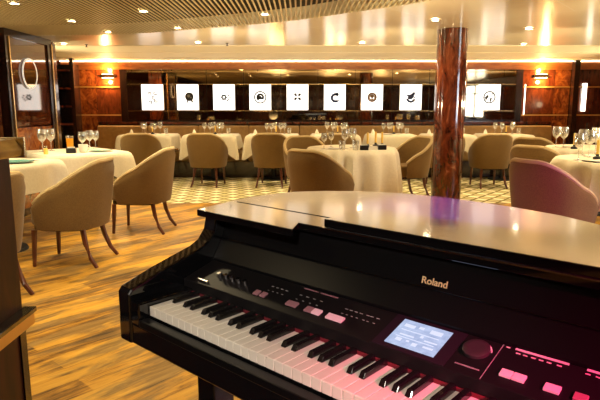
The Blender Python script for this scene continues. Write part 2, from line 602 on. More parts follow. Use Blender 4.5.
# burl panels at either end of the mirror
struct(MB().box(wx(61), wx(95), WY - 0.03, WY - 0.001, 0.0, 1.859), 'wall_panel_left', M['burl'])
struct(MB().box(wx(95.3), wx(119.5), WY - 0.02, WY - 0.001, 0.0, 1.859), 'wall_panel_left', M['red_panel'])
struct(MB().box(wx(523.5), wx(556), WY - 0.02, WY - 0.001, 0.0, 1.859), 'wall_panel_right', M['red_panel'])
struct(MB().box(wx(556.3), wx(571), WY - 0.03, WY - 0.001, 0.0, 1.859), 'wall_panel_right', M['burl'])
struct(MB().box(wx(571.5), wx(576.5), WY - 0.16, WY - 0.001, 0.0, 2.015), 'wall_pilaster_right', M['dark_wood'])
tr = MB()
for a, b_ in ((61, 119), (524, 571), (577, 614)):
    for zz in (1.545, 1.05):
        tr.box(wx(a), wx(b_), WY - 0.046, WY - 0.0355, zz, zz + 0.022)
struct(tr, 'trim_2', M['gold_rail'])

# near left: partition with glossy panel
PX = -3.08
pt = MB()
pt.box(PX - 0.1, PX, 5.97, 6.05, 0, CZ - 0.005); pt.box(PX - 0.1, PX, 6.97, 7.08, 0, CZ - 0.005)
pt.box(PX - 0.1, PX, 6.05, 6.97, 0, 0.08); pt.box(PX - 0.1, PX, 6.05, 6.97, 1.95, CZ - 0.005)
part_ = struct(pt, 'wall_partition', M['dark_wood'])
MB().box(PX - 0.07, PX - 0.015, 6.05, 6.97, 0.08, 0.98).build('lower_panel', M['burl'], part_)
MB().box(PX - 0.07, PX - 0.02, 6.05, 6.97, 1.0, 1.95).build('upper_panel', M['panel_wood'], part_)
tp = MB()
tp.box(PX, PX + 0.012, 6.03, 6.05, 0.08, 1.95)
tp.box(PX, PX + 0.012, 7.05, 7.08, 0.02, 1.97)
tp.build('edge_trim', M['brass'], part_)
# next pier along the same line, with its pale edge
pt = MB().box(PX - 0.35, PX - 0.06, 7.25, 7.33, 0, CZ - 0.005)
struct(pt, 'wall_pier_left', M['mahogany'])
# tall dark cabinet niche
cab = empty('shelf_unit', (-3.95, 9.55, 0))
tag(cab, 'tall dark wood shelf unit beside the burl panel, far left', 'shelf')
cb = MB()
cb.box(0.07, 0.13, 0.0, 0.08, 0, CZ - 0.02)
cb.box(-0.25, -0.20, 0, 0.35, 0, CZ - 0.1); cb.box(0.07, 0.09, 0.081, 0.35, 0, CZ - 0.1)
cb.box(-0.199, 0.069, 0.30, 0.35, 0, CZ - 0.1)
cb.build('carcass', M['dark_wood'], cab)
for zz in (0.9, 1.2, 1.5, 1.8):
    MB().box(-0.199, 0.069, 0.0, 0.299, zz, zz + 0.03).build('shelf', M['mahogany'], cab)

# porthole ring
ring = MB()
seg = 40
for k in range(seg):
    pass
pts = []
cy, cz, rr = 6.47, 1.585, 0.165
tubepts = [(0.0, rr * math.cos(2 * PI * k / seg), rr * math.sin(2 * PI * k / seg)) for k in range(seg)]
rings = []
for k in range(seg):
    a = 2 * PI * k / seg
    rg = []
    for q in range(8):
        t = 2 * PI * q / 8
        rad = rr + 0.008 * math.cos(t)
        rg.append(ring.bm.verts.new((0.010 * math.sin(t), rad * math.cos(a), rad * math.sin(a))))
    rings.append(rg)
for k in range(seg):
    A, B = rings[k], rings[(k + 1) % seg]
    for q in range(8):
        ring.bm.faces.new((A[q], A[(q + 1) % 8], B[(q + 1) % 8], B[q]))
pr = empty('porthole_mirror', (PX - 0.002, cy, cz))
tag(pr, 'round porthole mirror with a white ring on the left partition', 'mirror')
ring.build('ring', M['ring_white'], pr, smooth=True)
dk = MB().lathe([(0, -0.012), (rr - 0.012, -0.012), (rr - 0.012, 0.004), (0, 0.004)], 36).build('mirror_disc', M['mirror'], pr)
dk.rotation_euler = (0, PI / 2, 0)

# low dark half wall nearest the camera on the left
HX = -0.965
hw = MB().box(HX - 0.5, HX - 0.025, -0.6, 1.88, 0, 1.05)
hws = struct(hw, 'wall_half_left', M['dark_red_wood'])
MB().poly_prism([(HX - 0.54, 1.05), (HX + 0.01, 1.05), (HX + 0.015, 1.075), (HX - 0.01, 1.11), (HX - 0.54, 1.11)], 'y', -0.6, 1.9).build('cap', M['gold_cap'], hws, bevel=0.006)
MB().box(HX - 0.54, HX + 0.02, 1.902, 1.915, 1.045, 1.115).build('cap_end', M['pale_metal'], hws, bevel=0.003)
MB().poly_prism([(HX - 0.024, 0.44), (HX - 0.005, 0.44), (HX + 0.012, 0.452), (HX + 0.012, 0.495), (HX - 0.024, 0.495)], 'y', -0.6, 1.89).build('rail', M['gold_rail'], hws)
MB().box(HX - 0.024, HX + 0.022, -0.6, 1.892, 0.496, 0.514).build('rail_top', M['piano_black'], hws, bevel=0.003)
MB().box(HX - 0.024, HX - 0.018, 1.84, 1.879, 0.0, 0.439).build('corner_bead', M['dark_wood'], hws)

# ------------------------------------------------------------------ column
colm = empty('column', (1.637, 6.15, 0))
tag(colm, 'round polished red marble column behind the piano', 'column')
R = 0.163
MB().lathe([(0, 0.1), (R, 0.1), (R, CZ - 0.002), (0, CZ - 0.002)], 48).build('shaft', M['red_marble'], colm, smooth=True)
MB().lathe([(0, 0), (R + 0.03, 0), (R + 0.03, 0.08), (R + 0.01, 0.0995), (0, 0.0995)], 48).build('base', M['dark_wood'], colm, smooth=True)

# ------------------------------------------------------------------ sconces, reflection streaks, downlights
def sconce(px, lab):
    o = empty('wall_sconce', (wx(px), WY - 0.0205, 1.745))
    tag(o, lab, 'wall light', 'wall sconces')
    w = 0.15
    MB().poly_prism([(-w, 0), (w, 0), (w * 0.7, -0.10), (-w * 0.7, -0.10)], 'z', -0.028, 0.028).build('shade', M['dark_wood'], o, bevel=0.006)
    MB().box(-w * 0.6, w * 0.6, -0.07, -0.02, 0.0285, 0.034).build('bulb', M['sconce_glow'], o)
    MB().box(-w * 0.6, w * 0.6, -0.07, -0.02, -0.034, -0.0285).build('bulb', M['sconce_glow'], o)
    MB().box(-w - 0.01, w + 0.01, -0.104, -0.101, -0.006, 0.006).build('band', M['brass'], o)
    for dz in (-0.1, 0.1):
        L = D.lights.new('sconce_light', 'POINT'); L.energy = 11; L.color = (1, 0.6, 0.22); L.shadow_soft_size = 0.03
        lo = D.objects.new('sconce_light', L); COL.objects.link(lo); lo.parent = o; lo.location = (0, -0.10, dz)
    return o


sconce(108, 'glowing amber wall sconce on the burl panel left of the mirror')
sconce(541, 'glowing amber wall sconce on the burl panel right of the mirror')
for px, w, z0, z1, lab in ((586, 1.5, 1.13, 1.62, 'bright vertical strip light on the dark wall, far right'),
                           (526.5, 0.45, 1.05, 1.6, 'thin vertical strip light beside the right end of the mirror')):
    s = MB().box(wx(px - w), wx(px + w), WY - (0.06 if px > 550 else 0.03), WY - (0.0355 if False else 0.0215 if px < 550 else 0.002), z0, z1).build('strip_light', M['strip'])  # glowing box standing in for a bright reflection on the wall
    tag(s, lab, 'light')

dl = empty('downlight', (0, 0, 0))
MB().lathe([(0.034, -0.002), (0.05, -0.002), (0.052, -0.008), (0.036, -0.012), (0.034, -0.002)], 24).build('trim_ring', M['trim_ring'], dl, smooth=True)
MB().lathe([(0, -0.003), (0.0335, -0.003), (0.0335, -0.007), (0, -0.007)], 24).build('lens', M['lens'], dl)
DL = [(-2.26, 4.58, 'recessed downlight in the slatted ceiling at the upper left corner'),
      (-2.18, 5.50, 'recessed downlight in the slatted ceiling above the porthole mirror'),
      (-2.10, 6.28, 'recessed downlight at the back left edge of the slatted ceiling'),
      (-1.34, 4.94, 'recessed downlight in the slats near the top, left of centre'),
      (-1.27, 5.98, 'recessed downlight in the slats just before the cream ceiling edge'),
      (-0.31, 5.10, 'recessed downlight in the slats near the middle of the picture top'),
      (-1.31, 7.35, 'small downlight in the cream ceiling above the second lit picture'),
      (0.80, 7.35, 'small downlight in the cream ceiling left of the column'),
      (1.28, 5.45, 'downlight in the cream ceiling touching the left side of the column'),
      (2.41, 6.05, 'bright downlight in the cream ceiling right of the column'),
      (2.95, 7.55, 'small downlight in the cream ceiling near the right sconce'),
      (-3.1, 7.5, 'small downlight in the cream ceiling near the left sconce')]
for i, (x, y, lab) in enumerate(DL):
    o = dl if i == 0 else copy_tree(dl)
    o.location = (x, y, CZ - 0.0012)
    tag(o, lab, 'ceiling light', 'ceiling downlights')
    spot('downlight_lamp', (x, y, CZ - 0.03), (x, y, 0), 44, WARM, 100, 0.6, 0.04)
# the rest of the lounge's downlights, out of the picture
for x, y in ((-1.3, 3.6), (-0.2, 3.5), (1.0, 2.9), (2.8, 3.4), (2.6, 4.6), (4.0, 5.6), (-2.3, 3.3)):
    spot('downlight_lamp', (x, y, CZ - 0.03), (x, y, 0), 44, WARM, 100, 0.6, 0.04)
for x in (-2.2, -1.1, 0.0, 1.1, 2.2, 3.3):
    spot('downlight_lamp', (x, 8.55, CZ - 0.03), (x, 8.75, 0), 30, WARM, 100, 0.6, 0.04)

for x, y, lab in ((-2.84, 7.6, 'small sprinkler head on the cream ceiling, left'), (-0.95, 7.45, 'small sprinkler head on the cream ceiling, above the lit pictures')):
    sp = MB().lathe([(0, 0), (0.02, 0), (0.02, -0.006), (0.008, -0.008), (0.008, -0.03), (0.018, -0.032), (0.018, -0.036), (0, -0.036)], 14, (0, 0, 0)).build('sprinkler', M['dark_wood'])
    sp.location = (x, y, CZ)
    tag(sp, lab, 'sprinkler')

# ------------------------------------------------------------------ backlit pictures
def disc(mb, cx, cz, r, y=-0.0225, seg=18, sx=1.0, rot=0.0, t=0.0015):
    pts = []
    for k in range(seg):
        a = 2 * PI * k / seg
        px_, pz_ = r * sx * math.cos(a), r * math.sin(a)
        pts.append((cx + px_ * math.cos(rot) - pz_ * math.sin(rot), cz + px_ * math.sin(rot) + pz_ * math.cos(rot)))
    mb.poly_prism(pts, 'y', y - t, y)


def arc(mb, cx, cz, r, w, a0, a1, y=-0.0225, seg=26, t=0.0015):
    for k in range(seg):
        b0 = a0 + (a1 - a0) * k / seg
        b1 = a0 + (a1 - a0) * (k + 1) / seg
        mb.poly_prism([(cx + (r - w) * math.cos(b0), cz + (r - w) * math.sin(b0)), (cx + r * math.cos(b0), cz + r * math.sin(b0)),
                       (cx + r * math.cos(b1), cz + r * math.sin(b1)), (cx + (r - w) * math.cos(b1), cz + (r - w) * math.sin(b1))], 'y', y - t, y)


def art(kind):
    mb = MB()
    mt = M['ink']
    if kind == 'scatter':
        mt = M['ink']
        for cx, cz in ((-0.045, 0.06), (0.055, 0.07), (0.02, -0.005), (-0.04, -0.09), (0.06, -0.06)):
            arc(mb, cx, cz, 0.036, 0.017, cx * 30, cx * 30 + 4.6, seg=14)
            disc(mb, cx, cz, 0.010)
    elif kind == 'ball':
        disc(mb, 0.03, 0.01, 0.078)
        mb.poly_prism([(-0.01, -0.04), (0.02, -0.03), (0.0, -0.1), (-0.025, -0.1)], 'y', -0.025, -0.0225)
        mb.poly_prism([(0.05, -0.03), (0.08, -0.03), (0.10, -0.09), (0.07, -0.1)], 'y', -0.025, -0.0225)
    elif kind == 'dots':
        for k in range(6):
            a = 2 * PI * k / 6
            disc(mb, 0.0 + 0.036 * math.cos(a), 0.0 + 0.036 * math.sin(a), 0.02)
        for dx, dz in ((0.085, 0.03), (0.085, -0.03), (0.11, 0.0), (0.065, -0.055)):
            disc(mb, dx, dz, 0.015)
    elif kind == 'target':
        arc(mb, 0, 0, 0.112, 0.022, 0, 2 * PI)
        arc(mb, 0, 0, 0.070, 0.036, -0.6, 4.2)
        disc(mb, -0.01, -0.005, 0.036)
        disc(mb, 0.03, -0.02, 0.022)
    elif kind == 'cross':
        for k in range(4):
            a = PI / 2 * k + PI / 4
            disc(mb, 0.05 * math.cos(a), 0.05 * math.sin(a) + 0.01, 0.022, sx=1.5, rot=a)
            b = PI / 2 * k
            disc(mb, 0.072 * math.cos(b), 0.072 * math.sin(b) + 0.01, 0.011)
    elif kind == 'crescent':
        mt = M['ink_blue']
        arc(mb, 0.01, -0.01, 0.085, 0.045, 0.6, 5.3)
        disc(mb, 0.03, 0.055, 0.026, sx=1.6, rot=0.4)
        disc(mb, 0.06, -0.06, 0.016)
    elif kind == 'crest':
        mt = M['ink_brown']
        arc(mb, 0, 0, 0.085, 0.03, 0, 2 * PI)
        disc(mb, 0, 0.02, 0.034)
        disc(mb, 0, -0.03, 0.02, sx=0.7)
    elif kind == 'swirl':
        mt = M['ink_blue']
        arc(mb, 0, -0.01, 0.088, 0.04, 3.3, 6.0)
        disc(mb, 0.0, 0.01, 0.045, sx=1.3, rot=0.5)
        disc(mb, 0.045, 0.06, 0.028, sx=1.3, rot=0.9)
        disc(mb, -0.055, 0.035, 0.018)
        disc(mb, 0.07, 0.0, 0.016)
    elif kind == 'compass':
        arc(mb, 0, 0, 0.112, 0.024, 0, 2 * PI)
        mb.poly_prism([(-0.06, -0.06), (-0.01, 0.02), (-0.03, 0.05), (-0.085, 0.0)], 'y', -0.025, -0.0225)
        mb.poly_prism([(0.02, -0.09), (0.05, -0.02), (0.02, 0.0), (0.0, -0.05)], 'y', -0.025, -0.0225)
        disc(mb, 0.05, 0.055, 0.014)
    return mb, mt


PICS = [(151.5, 'scatter', 'white lit picture with five small scattered grey rosettes'),
        (187, 'ball', 'white lit picture with a round dark head-like mark'),
        (223.5, 'dots', 'white lit picture with a small ring of dots'),
        (260, 'target', 'white lit picture with a double circle emblem'),
        (297.5, 'cross', 'white lit picture with a small four-petal cross'),
        (335, 'crescent', 'white lit picture with a dark blue crescent mark'),
        (372.5, 'crest', 'white lit picture with a round brown crest'),
        (411.5, 'swirl', 'white lit picture with a dark blue swirl, left of the column'),
        (490.5, 'compass', 'white lit picture with a thin compass circle, right of the column')]
for px, kind, lab in PICS:
    p = empty('lit_picture', (wx(px), WY - 0.0275, 1.375))
    tag(p, lab, 'picture', 'lit pictures on the mirror wall')
    MB().box(-0.192, 0.192, -0.022, 0.0, -0.225, 0.225).build('panel', M['picture_glow'], p, bevel=0.003)
    mb, mt = art(kind)
    mb.build('emblem', mt, p)
    if kind == 'ball':
        mb = MB(); disc(mb, 0.02, 0.025, 0.028, -0.0245); disc(mb, 0.06, -0.005, 0.012, -0.0245)
        mb.build('emblem_detail', M['ink_grey'], p)
    if kind == 'crest':
        mb = MB(); arc(mb, 0, 0, 0.054, 0.018, 0, 2 * PI); mb.build('emblem_detail', M['ink_tan'], p)

# ------------------------------------------------------------------ banquette
bq = empty('banquette', (0, 0, 0))
tag(bq, 'long tan leather banquette along the mirror wall', 'bench')
BX0, BX1 = wx(98), wx(551)
MB().box(BX0, BX1, 9.52, 9.98, 0, 0.28).build('base', M['dark_wood'], bq)
nseg = 9
for k in range(nseg):
    a = BX0 + (BX1 - BX0) * k / nseg + 0.003
    b_ = BX0 + (BX1 - BX0) * (k + 1) / nseg - 0.003
    MB().box(a, b_, 9.50, 9.83, 0.281, 0.45).build('seat_cushion', M['leather'], bq, smooth=True, bevel=0.04, bseg=4)
    MB().poly_prism([(9.79, 0.452), (9.92, 0.452), (9.95, 0.86), (9.90, 0.885), (9.85, 0.87), (9.84, 0.70)], 'x', a, b_).build('back_cushion', M['leather'], bq, smooth=True, bevel=0.02, bseg=3)
MB().box(BX0, BX1, 9.955, 10.045, 0.281, 0.90).build('back_frame', M['dark_wood'], bq)
MB().box(BX0, BX1, 9.90, 10.045, 0.9005, 0.945).build('top_rail', M['mahogany'], bq, bevel=0.006)

# ------------------------------------------------------------------ chairs
def make_chair():
    root = empty('tub_chair')
    N = 40
    AMAX = math.radians(116)
    shell = MB()
    rows = []
    rim_pts = []

    def plan(a, z, off):
        # a=0 is the back (-Y); seat opens to +Y
        t = (z - 0.30) / 0.5
        r = 0.262 + 0.066 * min(1, max(0, t)) ** 0.8 + off
        sx, sy = 1.0, 1.0
        ca, sa = math.cos(a), math.sin(a)
        e = 0.82
        xx = r * sx * math.copysign(abs(sa) ** e, sa)
        yy = -r * sy * math.copysign(abs(ca) ** e, ca)
        if ca < 0:
            yy *= 1.25
        return xx, yy

    def rim(a):
        u = min(1, max(0, (abs(a) - math.radians(18)) / (AMAX - math.radians(18))))
        return 0.805 - 0.31 * u ** 1.55

    NZ = 8
    TH = 0.055
    grid_o, grid_i = [], []
    for i in range(N + 1):
        a = -AMAX + 2 * AMAX * i / N
        h = rim(a)
        co, ci = [], []
        for k in range(NZ + 1):
            z = 0.300 + (h - 0.300) * k / NZ
            rnd = 0.012 if k == NZ else 0.0
            x, y = plan(a, z, -rnd)
            co.append(shell.bm.verts.new((x, y, z - (0.006 if k == NZ else 0))))
        for k in range(NZ + 1):
            z = 0.300 + (h - 0.300) * k / NZ
            rnd = 0.012 if k == NZ else 0.0
            x, y = plan(a, z, -TH + rnd)
            ci.append(shell.bm.verts.new((x, y, z - (0.006 if k == NZ else 0))))
        x, y = plan(a, h, -TH / 2)
        rim_pts.append((x, y, h + 0.004))
        grid_o.append(co); grid_i.append(ci)
    for i in range(N):
        for k in range(NZ):
            shell.bm.faces.new((grid_o[i][k], grid_o[i + 1][k], grid_o[i + 1][k + 1], grid_o[i][k + 1]))
            shell.bm.faces.new((grid_i[i][k], grid_i[i][k + 1], grid_i[i + 1][k + 1], grid_i[i + 1][k]))
        shell.bm.faces.new((grid_o[i][NZ], grid_o[i + 1][NZ], grid_i[i + 1][NZ], grid_i[i][NZ]))
        shell.bm.faces.new((grid_o[i][0], grid_i[i][0], grid_i[i + 1][0], grid_o[i + 1][0]))
    for i in (0, N):
        for k in range(NZ):
            shell.bm.faces.new((grid_o[i][k], grid_o[i][k + 1], grid_i[i][k + 1], grid_i[i][k]))
    shell.build('backrest', M['chair_fabric'], root, smooth=True)
    MB().tube(rim_pts, 0.020, 8).build('piping', M['chair_piping'], root, smooth=True)
    # seat: rounded pad
    seat = MB()
    ol = []
    for k in range(40):
        a = 2 * PI * k / 40
        ca, sa = math.cos(a), math.sin(a)
        e = 0.75
        xx = 0.205 * math.copysign(abs(sa) ** e, sa)
        yy = (0.205 if ca < 0 else 0.30) * math.copysign(abs(ca) ** e, ca)
        ol.append((xx, yy))
    seat.poly_prism(ol, 'z', 0.31, 0.455)
    seat.build('seat', M['chair_fabric'], root, smooth=True, bevel=0.025, bseg=3)
    MB().poly_prism([(x * 0.95, y * 0.95) for x, y in ol], 'z', 0.280, 0.309).build('seat_frame', M['dark_wood'], root)
    for sx in (-1, 1):
        # rear legs splay back in a sabre curve, front legs nearly straight
        MB().tube([(sx * 0.165, -0.155, 0.286), (sx * 0.175, -0.175, 0.18), (sx * 0.188, -0.215, 0.07), (sx * 0.20, -0.265, 0.0)],
                  [0.022, 0.020, 0.017, 0.014], 8).build('leg', M['chair_leg'], root, smooth=True)
        MB().tube([(sx * 0.18, 0.22, 0.286), (sx * 0.19, 0.235, 0.0)], [0.022, 0.014], 8).build('leg', M['chair_leg'], root, smooth=True)
    return root


chair0 = make_chair()
first = [True]


def chair(x, y, facing_deg, label, group=None):
    """facing: direction the seat opens to, degrees from +X"""
    o = chair0 if first[0] else copy_tree(chair0)
    first[0] = False
    o.location = (x, y, 0)
    o.rotation_euler = (0, 0, math.radians(facing_deg - 90))
    tag(o, label, 'chair', group or 'tan tub chairs in the dining room')


chair(-1.80, 4.30, 176, 'large tan tub chair nearest on the left, at the front left table')
chair(-1.56, 5.42, 176, 'tan tub chair on the wood floor behind the nearest left chair')
chair(-2.07, 3.38, 160, 'tub chair mostly hidden behind the dark half wall on the left')
chair(-2.43, 8.52, 95, 'tan tub chair at the first banquette table from the left')
chair(-1.42, 8.55, 82, 'tan tub chair at the second banquette table from the left')
chair(-0.44, 8.55, 84, 'tan tub chair at the third banquette table from the left')
chair(0.56, 8.52, 90, 'tub chair at the fourth banquette table, behind the round table')
chair(2.20, 8.50, 90, 'tub chair half hidden behind the right of the marble column')
chair(2.88, 8.42, 92, 'tan tub chair at the last banquette table, right of the column')
chair(0.21, 5.36, 50, 'large tan tub chair in front of the round table behind the piano')
chair(1.42, 7.35, 205, 'tub chair showing its pale inside, right of the round table')
chair(0.10, 7.25, 290, 'tub chair on the far left side of the round table')
chair(1.98, 4.27, 22, 'purple-lit tub chair nearest on the right, behind the piano')
chair(2.57, 5.84, 38, 'middle of the three overlapping tub chairs on the right')
chair(3.16, 7.35, 45, 'farthest of the three overlapping tub chairs on the right')

# ------------------------------------------------------------------ tables
def cloth_mesh(outline_fn, n, drop_fn, wave, seedv):
    """outline_fn(s)->(x,y,nx,ny); s in 0..1"""
    mb = MB()
    rnd = random.Random(seedv)
    ph = rnd.random() * 6
    rows = []
    levels = [0, 0.04, 0.12, 0.22, 0.35, 0.55, 0.8, 1.0]
    top = []
    for i in range(n):
        s = i / n
        x, y, nx, ny = outline_fn(s)
        col = []
        dr = drop_fn(s)
        w = wave(s) + 0.006 * math.sin(2 * PI * 9 * s + ph)
        for t in levels:
            off = 0.004 + (0.012 * min(1, t / 0.12)) + w * (t ** 0.6 if w > 0 else max(0, t - 0.1) ** 0.6)
            col.append(mb.bm.verts.new((x + nx * off - (nx * 0.012 if t == 0 else 0), y + ny * off - (ny * 0.012 if t == 0 else 0), 0.757 - dr * t - (0.004 if t > 0 else 0))))
        rows.append(col)
    for i in range(n):
        A, B = rows[i], rows[(i + 1) % n]
        for k in range(len(levels) - 1):
            mb.bm.faces.new((A[k], B[k], B[k + 1], A[k + 1]))
    mb.bm.faces.new([r[0] for r in rows])
    return mb


def rect_outline(w, d, r=0.03):
    pts = []
    per = []
    def add(x, y, nx, ny):
        pts.append((x, y, nx, ny))
    m_ = 14
    hw, hd = w / 2, d / 2
    sides = [((hw, -hd), (hw, hd), (1, 0)), ((hw, hd), (-hw, hd), (0, 1)), ((-hw, hd), (-hw, -hd), (-1, 0)), ((-hw, -hd), (hw, -hd), (0, -1))]
    corner = []
    for si, (p, q, nn) in enumerate(sides):
        n2 = sides[(si + 1) % 4][2]
        for k in range(1, m_):
            t = k / m_
            add(p[0] + (q[0] - p[0]) * t, p[1] + (q[1] - p[1]) * t, nn[0], nn[1])
            corner.append(min(t, 1 - t) * 2)
        for k in range(3):
            a = (k + 1) / 4 * PI / 2
            nx = nn[0] * math.cos(a) + n2[0] * math.sin(a)
            ny = nn[1] * math.cos(a) + n2[1] * math.sin(a)
            add(q[0], q[1], nx, ny)
            corner.append(0)
    return pts, corner


def square_table(x, y, w, d, rz, label, clabel, seedv, group):
    t = empty('dining_table', (x, y, 0), rz)
    tag(t, label, 'table', group)
    MB().box(-w / 2 + 0.006, w / 2 - 0.006, -d / 2 + 0.006, d / 2 - 0.006, 0.72, 0.752).build('tabletop', M['dark_wood'], t)
    MB().lathe([(0, 0.03), (0.035, 0.03), (0.035, 0.719), (0, 0.719)], 16).build('pedestal', M['black'], t, smooth=True)
    MB().lathe([(0, 0), (0.22, 0), (0.21, 0.02), (0.04, 0.0295), (0, 0.0295)], 24).build('foot', M['black'], t, smooth=True)
    pts, cor = rect_outline(w, d)
    n = len(pts)
    rnd = random.Random(seedv)
    base = 0.24
    ph = rnd.random() * 6

    def of(s):
        return pts[int(round(s * n)) % n]

    def dr(s):
        c = cor[int(round(s * n)) % n]
        k = 0.0 if (rz == 0 and pts[int(round(s * n)) % n][1] > 0.25) else 0.15
        return base + k * (1 - min(1, c * 2.2)) ** 1.3

    def wv(s):
        c = cor[int(round(s * n)) % n]
        return 0.012 + (0.055 if rz == 0 else 0.075) * (1 - min(1, c * 3.0)) ** 2 - 0.018 * max(0, 1 - abs(c - 0.35) * 6)

    o = cloth_mesh(of, n, dr, wv, seedv).build('tablecloth', M['cloth'], None, smooth=True)
    o.location = (x, y, 0)
    o.rotation_euler = (0, 0, rz)
    tag(o, clabel, 'tablecloth', 'white tablecloths')
    return o


def round_table(x, y, r, label, clabel, seedv, drop=0.385):
    t = empty('dining_table', (x, y, 0))
    tag(t, label, 'table', 'round dining tables')
    MB().lathe([(0, 0.72), (r - 0.006, 0.72), (r - 0.006, 0.752), (0, 0.752)], 40).build('tabletop', M['dark_wood'], t)
    MB().lathe([(0, 0.03), (0.04, 0.03), (0.04, 0.719), (0, 0.719)], 16).build('pedestal', M['black'], t, smooth=True)
    MB().lathe([(0, 0), (0.25, 0), (0.24, 0.02), (0.05, 0.0295), (0, 0.0295)], 24).build('foot', M['black'], t, smooth=True)
    n = 120

    def of(s):
        a = 2 * PI * s
        return r * math.cos(a), r * math.sin(a), math.cos(a), math.sin(a)

    o = cloth_mesh(of, n, lambda s: drop + 0.02 * math.cos(2 * PI * 4 * s + seedv), lambda s: -0.055 + 0.135 * abs(math.cos(PI * 17 * s + 1.2 * math.sin(2 * PI * 3 * s))) ** 2.2, seedv).build('tablecloth', M['cloth'], None, smooth=True)
    o.location = (x, y, 0)
    tag(o, clabel, 'tablecloth', 'white tablecloths')


ORD = ['first', 'second', 'third', 'fourth', 'fifth', 'sixth', 'seventh']
BT = [-2.52, -1.47, -0.45, 0.58, 1.52, 2.46, 3.40]
BY = 9.30
for i, x in enumerate(BT):
    w = 0.82 if i < 3 else 0.74
    square_table(x, BY, w, 0.66, 0, 'square pedestal table at the banquette, %s from the left' % ORD[i],
                 'white tablecloth on the %s banquette table from the left' % ORD[i], 20 + i, 'square tables along the banquette')
A45 = math.radians(45)
square_table(-2.38, 5.78, 0.84, 0.84, A45, 'square dining table beside the left partition, behind the nearest one', 'white cloth on the left table with orange juice and wine glasses', 3, 'square tables on the left')
square_table(-2.57, 4.62, 0.74, 0.74, math.radians(-11), 'square dining table nearest on the left, partly behind the half wall', 'white cloth with hanging corner on the nearest left table', 4, 'square tables on the left')
round_table(0.58, 6.28, 0.50, 'round dining table in the middle, behind the piano', 'long white cloth over the round table behind the piano', 1, 0.47)
round_table(2.86, 4.88, 0.56, 'round dining table nearest on the right, in front of the wine glass cluster', 'white cloth on the nearest right table with the big glasses', 2)
round_table(3.33, 6.35, 0.48, 'round dining table on the right, behind the nearest right table', 'white cloth on the right table farther back, with two tall glasses', 5)

# ------------------------------------------------------------------ tableware
TZ = 0.7585


def make_wine():
    return MB().lathe([(0, 0), (0.034, 0.0), (0.034, 0.003), (0.006, 0.008), (0.0045, 0.02), (0.0045, 0.085), (0.012, 0.095), (0.032, 0.115), (0.040, 0.145), (0.038, 0.175), (0.033, 0.205), (0.0315, 0.205), (0.0365, 0.175), (0.0385, 0.145), (0.0305, 0.117), (0.0, 0.099)], 20).build('wine_glass', M['glass'], None, smooth=True)


def make_tumbler():
    return MB().lathe([(0, 0), (0.030, 0), (0.036, 0.10), (0.0345, 0.10), (0.0285, 0.006), (0, 0.006)], 20).build('tumbler', M['glass'], None, smooth=True)


protos = {}


def put(kind, maker, x, y, label, cat, group, rz=0, z=TZ, scale=1.0):
    if kind not in protos:
        o = maker(); protos[kind] = o
    else:
        o = copy_tree(protos[kind])
    o.location = (x, y, z)
    o.rotation_euler = (0, 0, rz)
    o.scale = (scale,) * 3
    tag(o, label, cat, group)
    return o


def make_napkin():
    mb = MB()
    mb.lathe([(0, 0), (0.045, 0), (0.047, 0.01), (0.036, 0.06), (0.018, 0.105), (0, 0.13)], 10)
    for v_ in mb.bm.verts:
        a = math.atan2(v_.co.y, v_.co.x)
        k = 1 + 0.22 * math.cos(5 * a)
        v_.co.x *= k; v_.co.y *= k * 0.6
    return mb.build('napkin', M['napkin'], None, smooth=True)


def make_plate():
    return MB().lathe([(0, 0), (0.07, 0), (0.125, 0.012), (0.127, 0.016), (0.075, 0.006), (0, 0.006)], 32).build('plate', M['turquoise'], None, smooth=True)


def make_side_plate():
    return MB().lathe([(0, 0), (0.07, 0), (0.11, 0.010), (0.112, 0.013), (0.075, 0.006), (0, 0.006)], 32).build('plate', M['ceramic'], None, smooth=True)


def make_menu():
    r = empty('menu_holder')
    MB().box(-0.045, 0.045, -0.03, 0.03, 0, 0.05).build('box', M['black_plastic'], r, bevel=0.004)
    MB().box(-0.035, 0.035, -0.004, 0.004, 0.05, 0.062).build('card', M['white_card'], r)
    return r


def make_candle():
    r = empty('candle')
    MB().lathe([(0, 0), (0.035, 0), (0.035, 0.02), (0.014, 0.03), (0.014, 0.045), (0, 0.045)], 16).build('holder', M['black_plastic'], r, smooth=True)
    MB().lathe([(0, 0.0455), (0.013, 0.0455), (0.012, 0.17), (0, 0.172)], 14).build('wax', M['amber'], r, smooth=True)
    return r


def make_shaker():
    r = empty('salt_shaker')
    MB().lathe([(0, 0), (0.022, 0), (0.018, 0.06), (0, 0.06)], 14).build('jar', M['amber'], r, smooth=True)
    MB().lathe([(0, 0.0605), (0.018, 0.0605), (0.014, 0.08), (0, 0.082)], 14).build('cap', M['pale_metal'], r, smooth=True)
    return r


# banquette tables: a napkin at the left and a cluster of glasses each
for i, x in enumerate(BT):
    on = 'on the %s banquette table from the left' % ORD[i]
    rnd = random.Random(50 + i)
    put('napkin', make_napkin, x - 0.30, BY + 0.02, 'folded white napkin ' + on, 'napkin', 'napkins on the banquette tables', z=TZ, scale=0.66)
    sp = [(-0.13, 0.10, 'left wine glass '), (0.02, 0.14, 'middle wine glass '), (0.17, 0.08, 'right wine glass '),
          (-0.04, -0.04, 'front left wine glass '), (0.11, -0.08, 'front right wine glass ')]
    for dx, dy, w_ in sp:
        put('wine', make_wine, x + dx + rnd.uniform(-0.02, 0.02), BY + dy, w_ + on, 'wine glass', 'wine glasses on the banquette tables', scale=rnd.uniform(0.86, 0.98))
    put('tumbler', make_tumbler, x + 0.27, BY + 0.05, 'small clear tumbler at the right end ' + on, 'glass', 'tumblers on the banquette tables')
    put('candle', make_candle, x + 0.05, BY + 0.03, 'thin amber candle ' + on, 'candle', 'amber candles', scale=0.8)
    put('side_plate', make_side_plate, x - 0.1, BY - 0.2, 'white side plate at the front ' + on, 'plate', 'side plates')

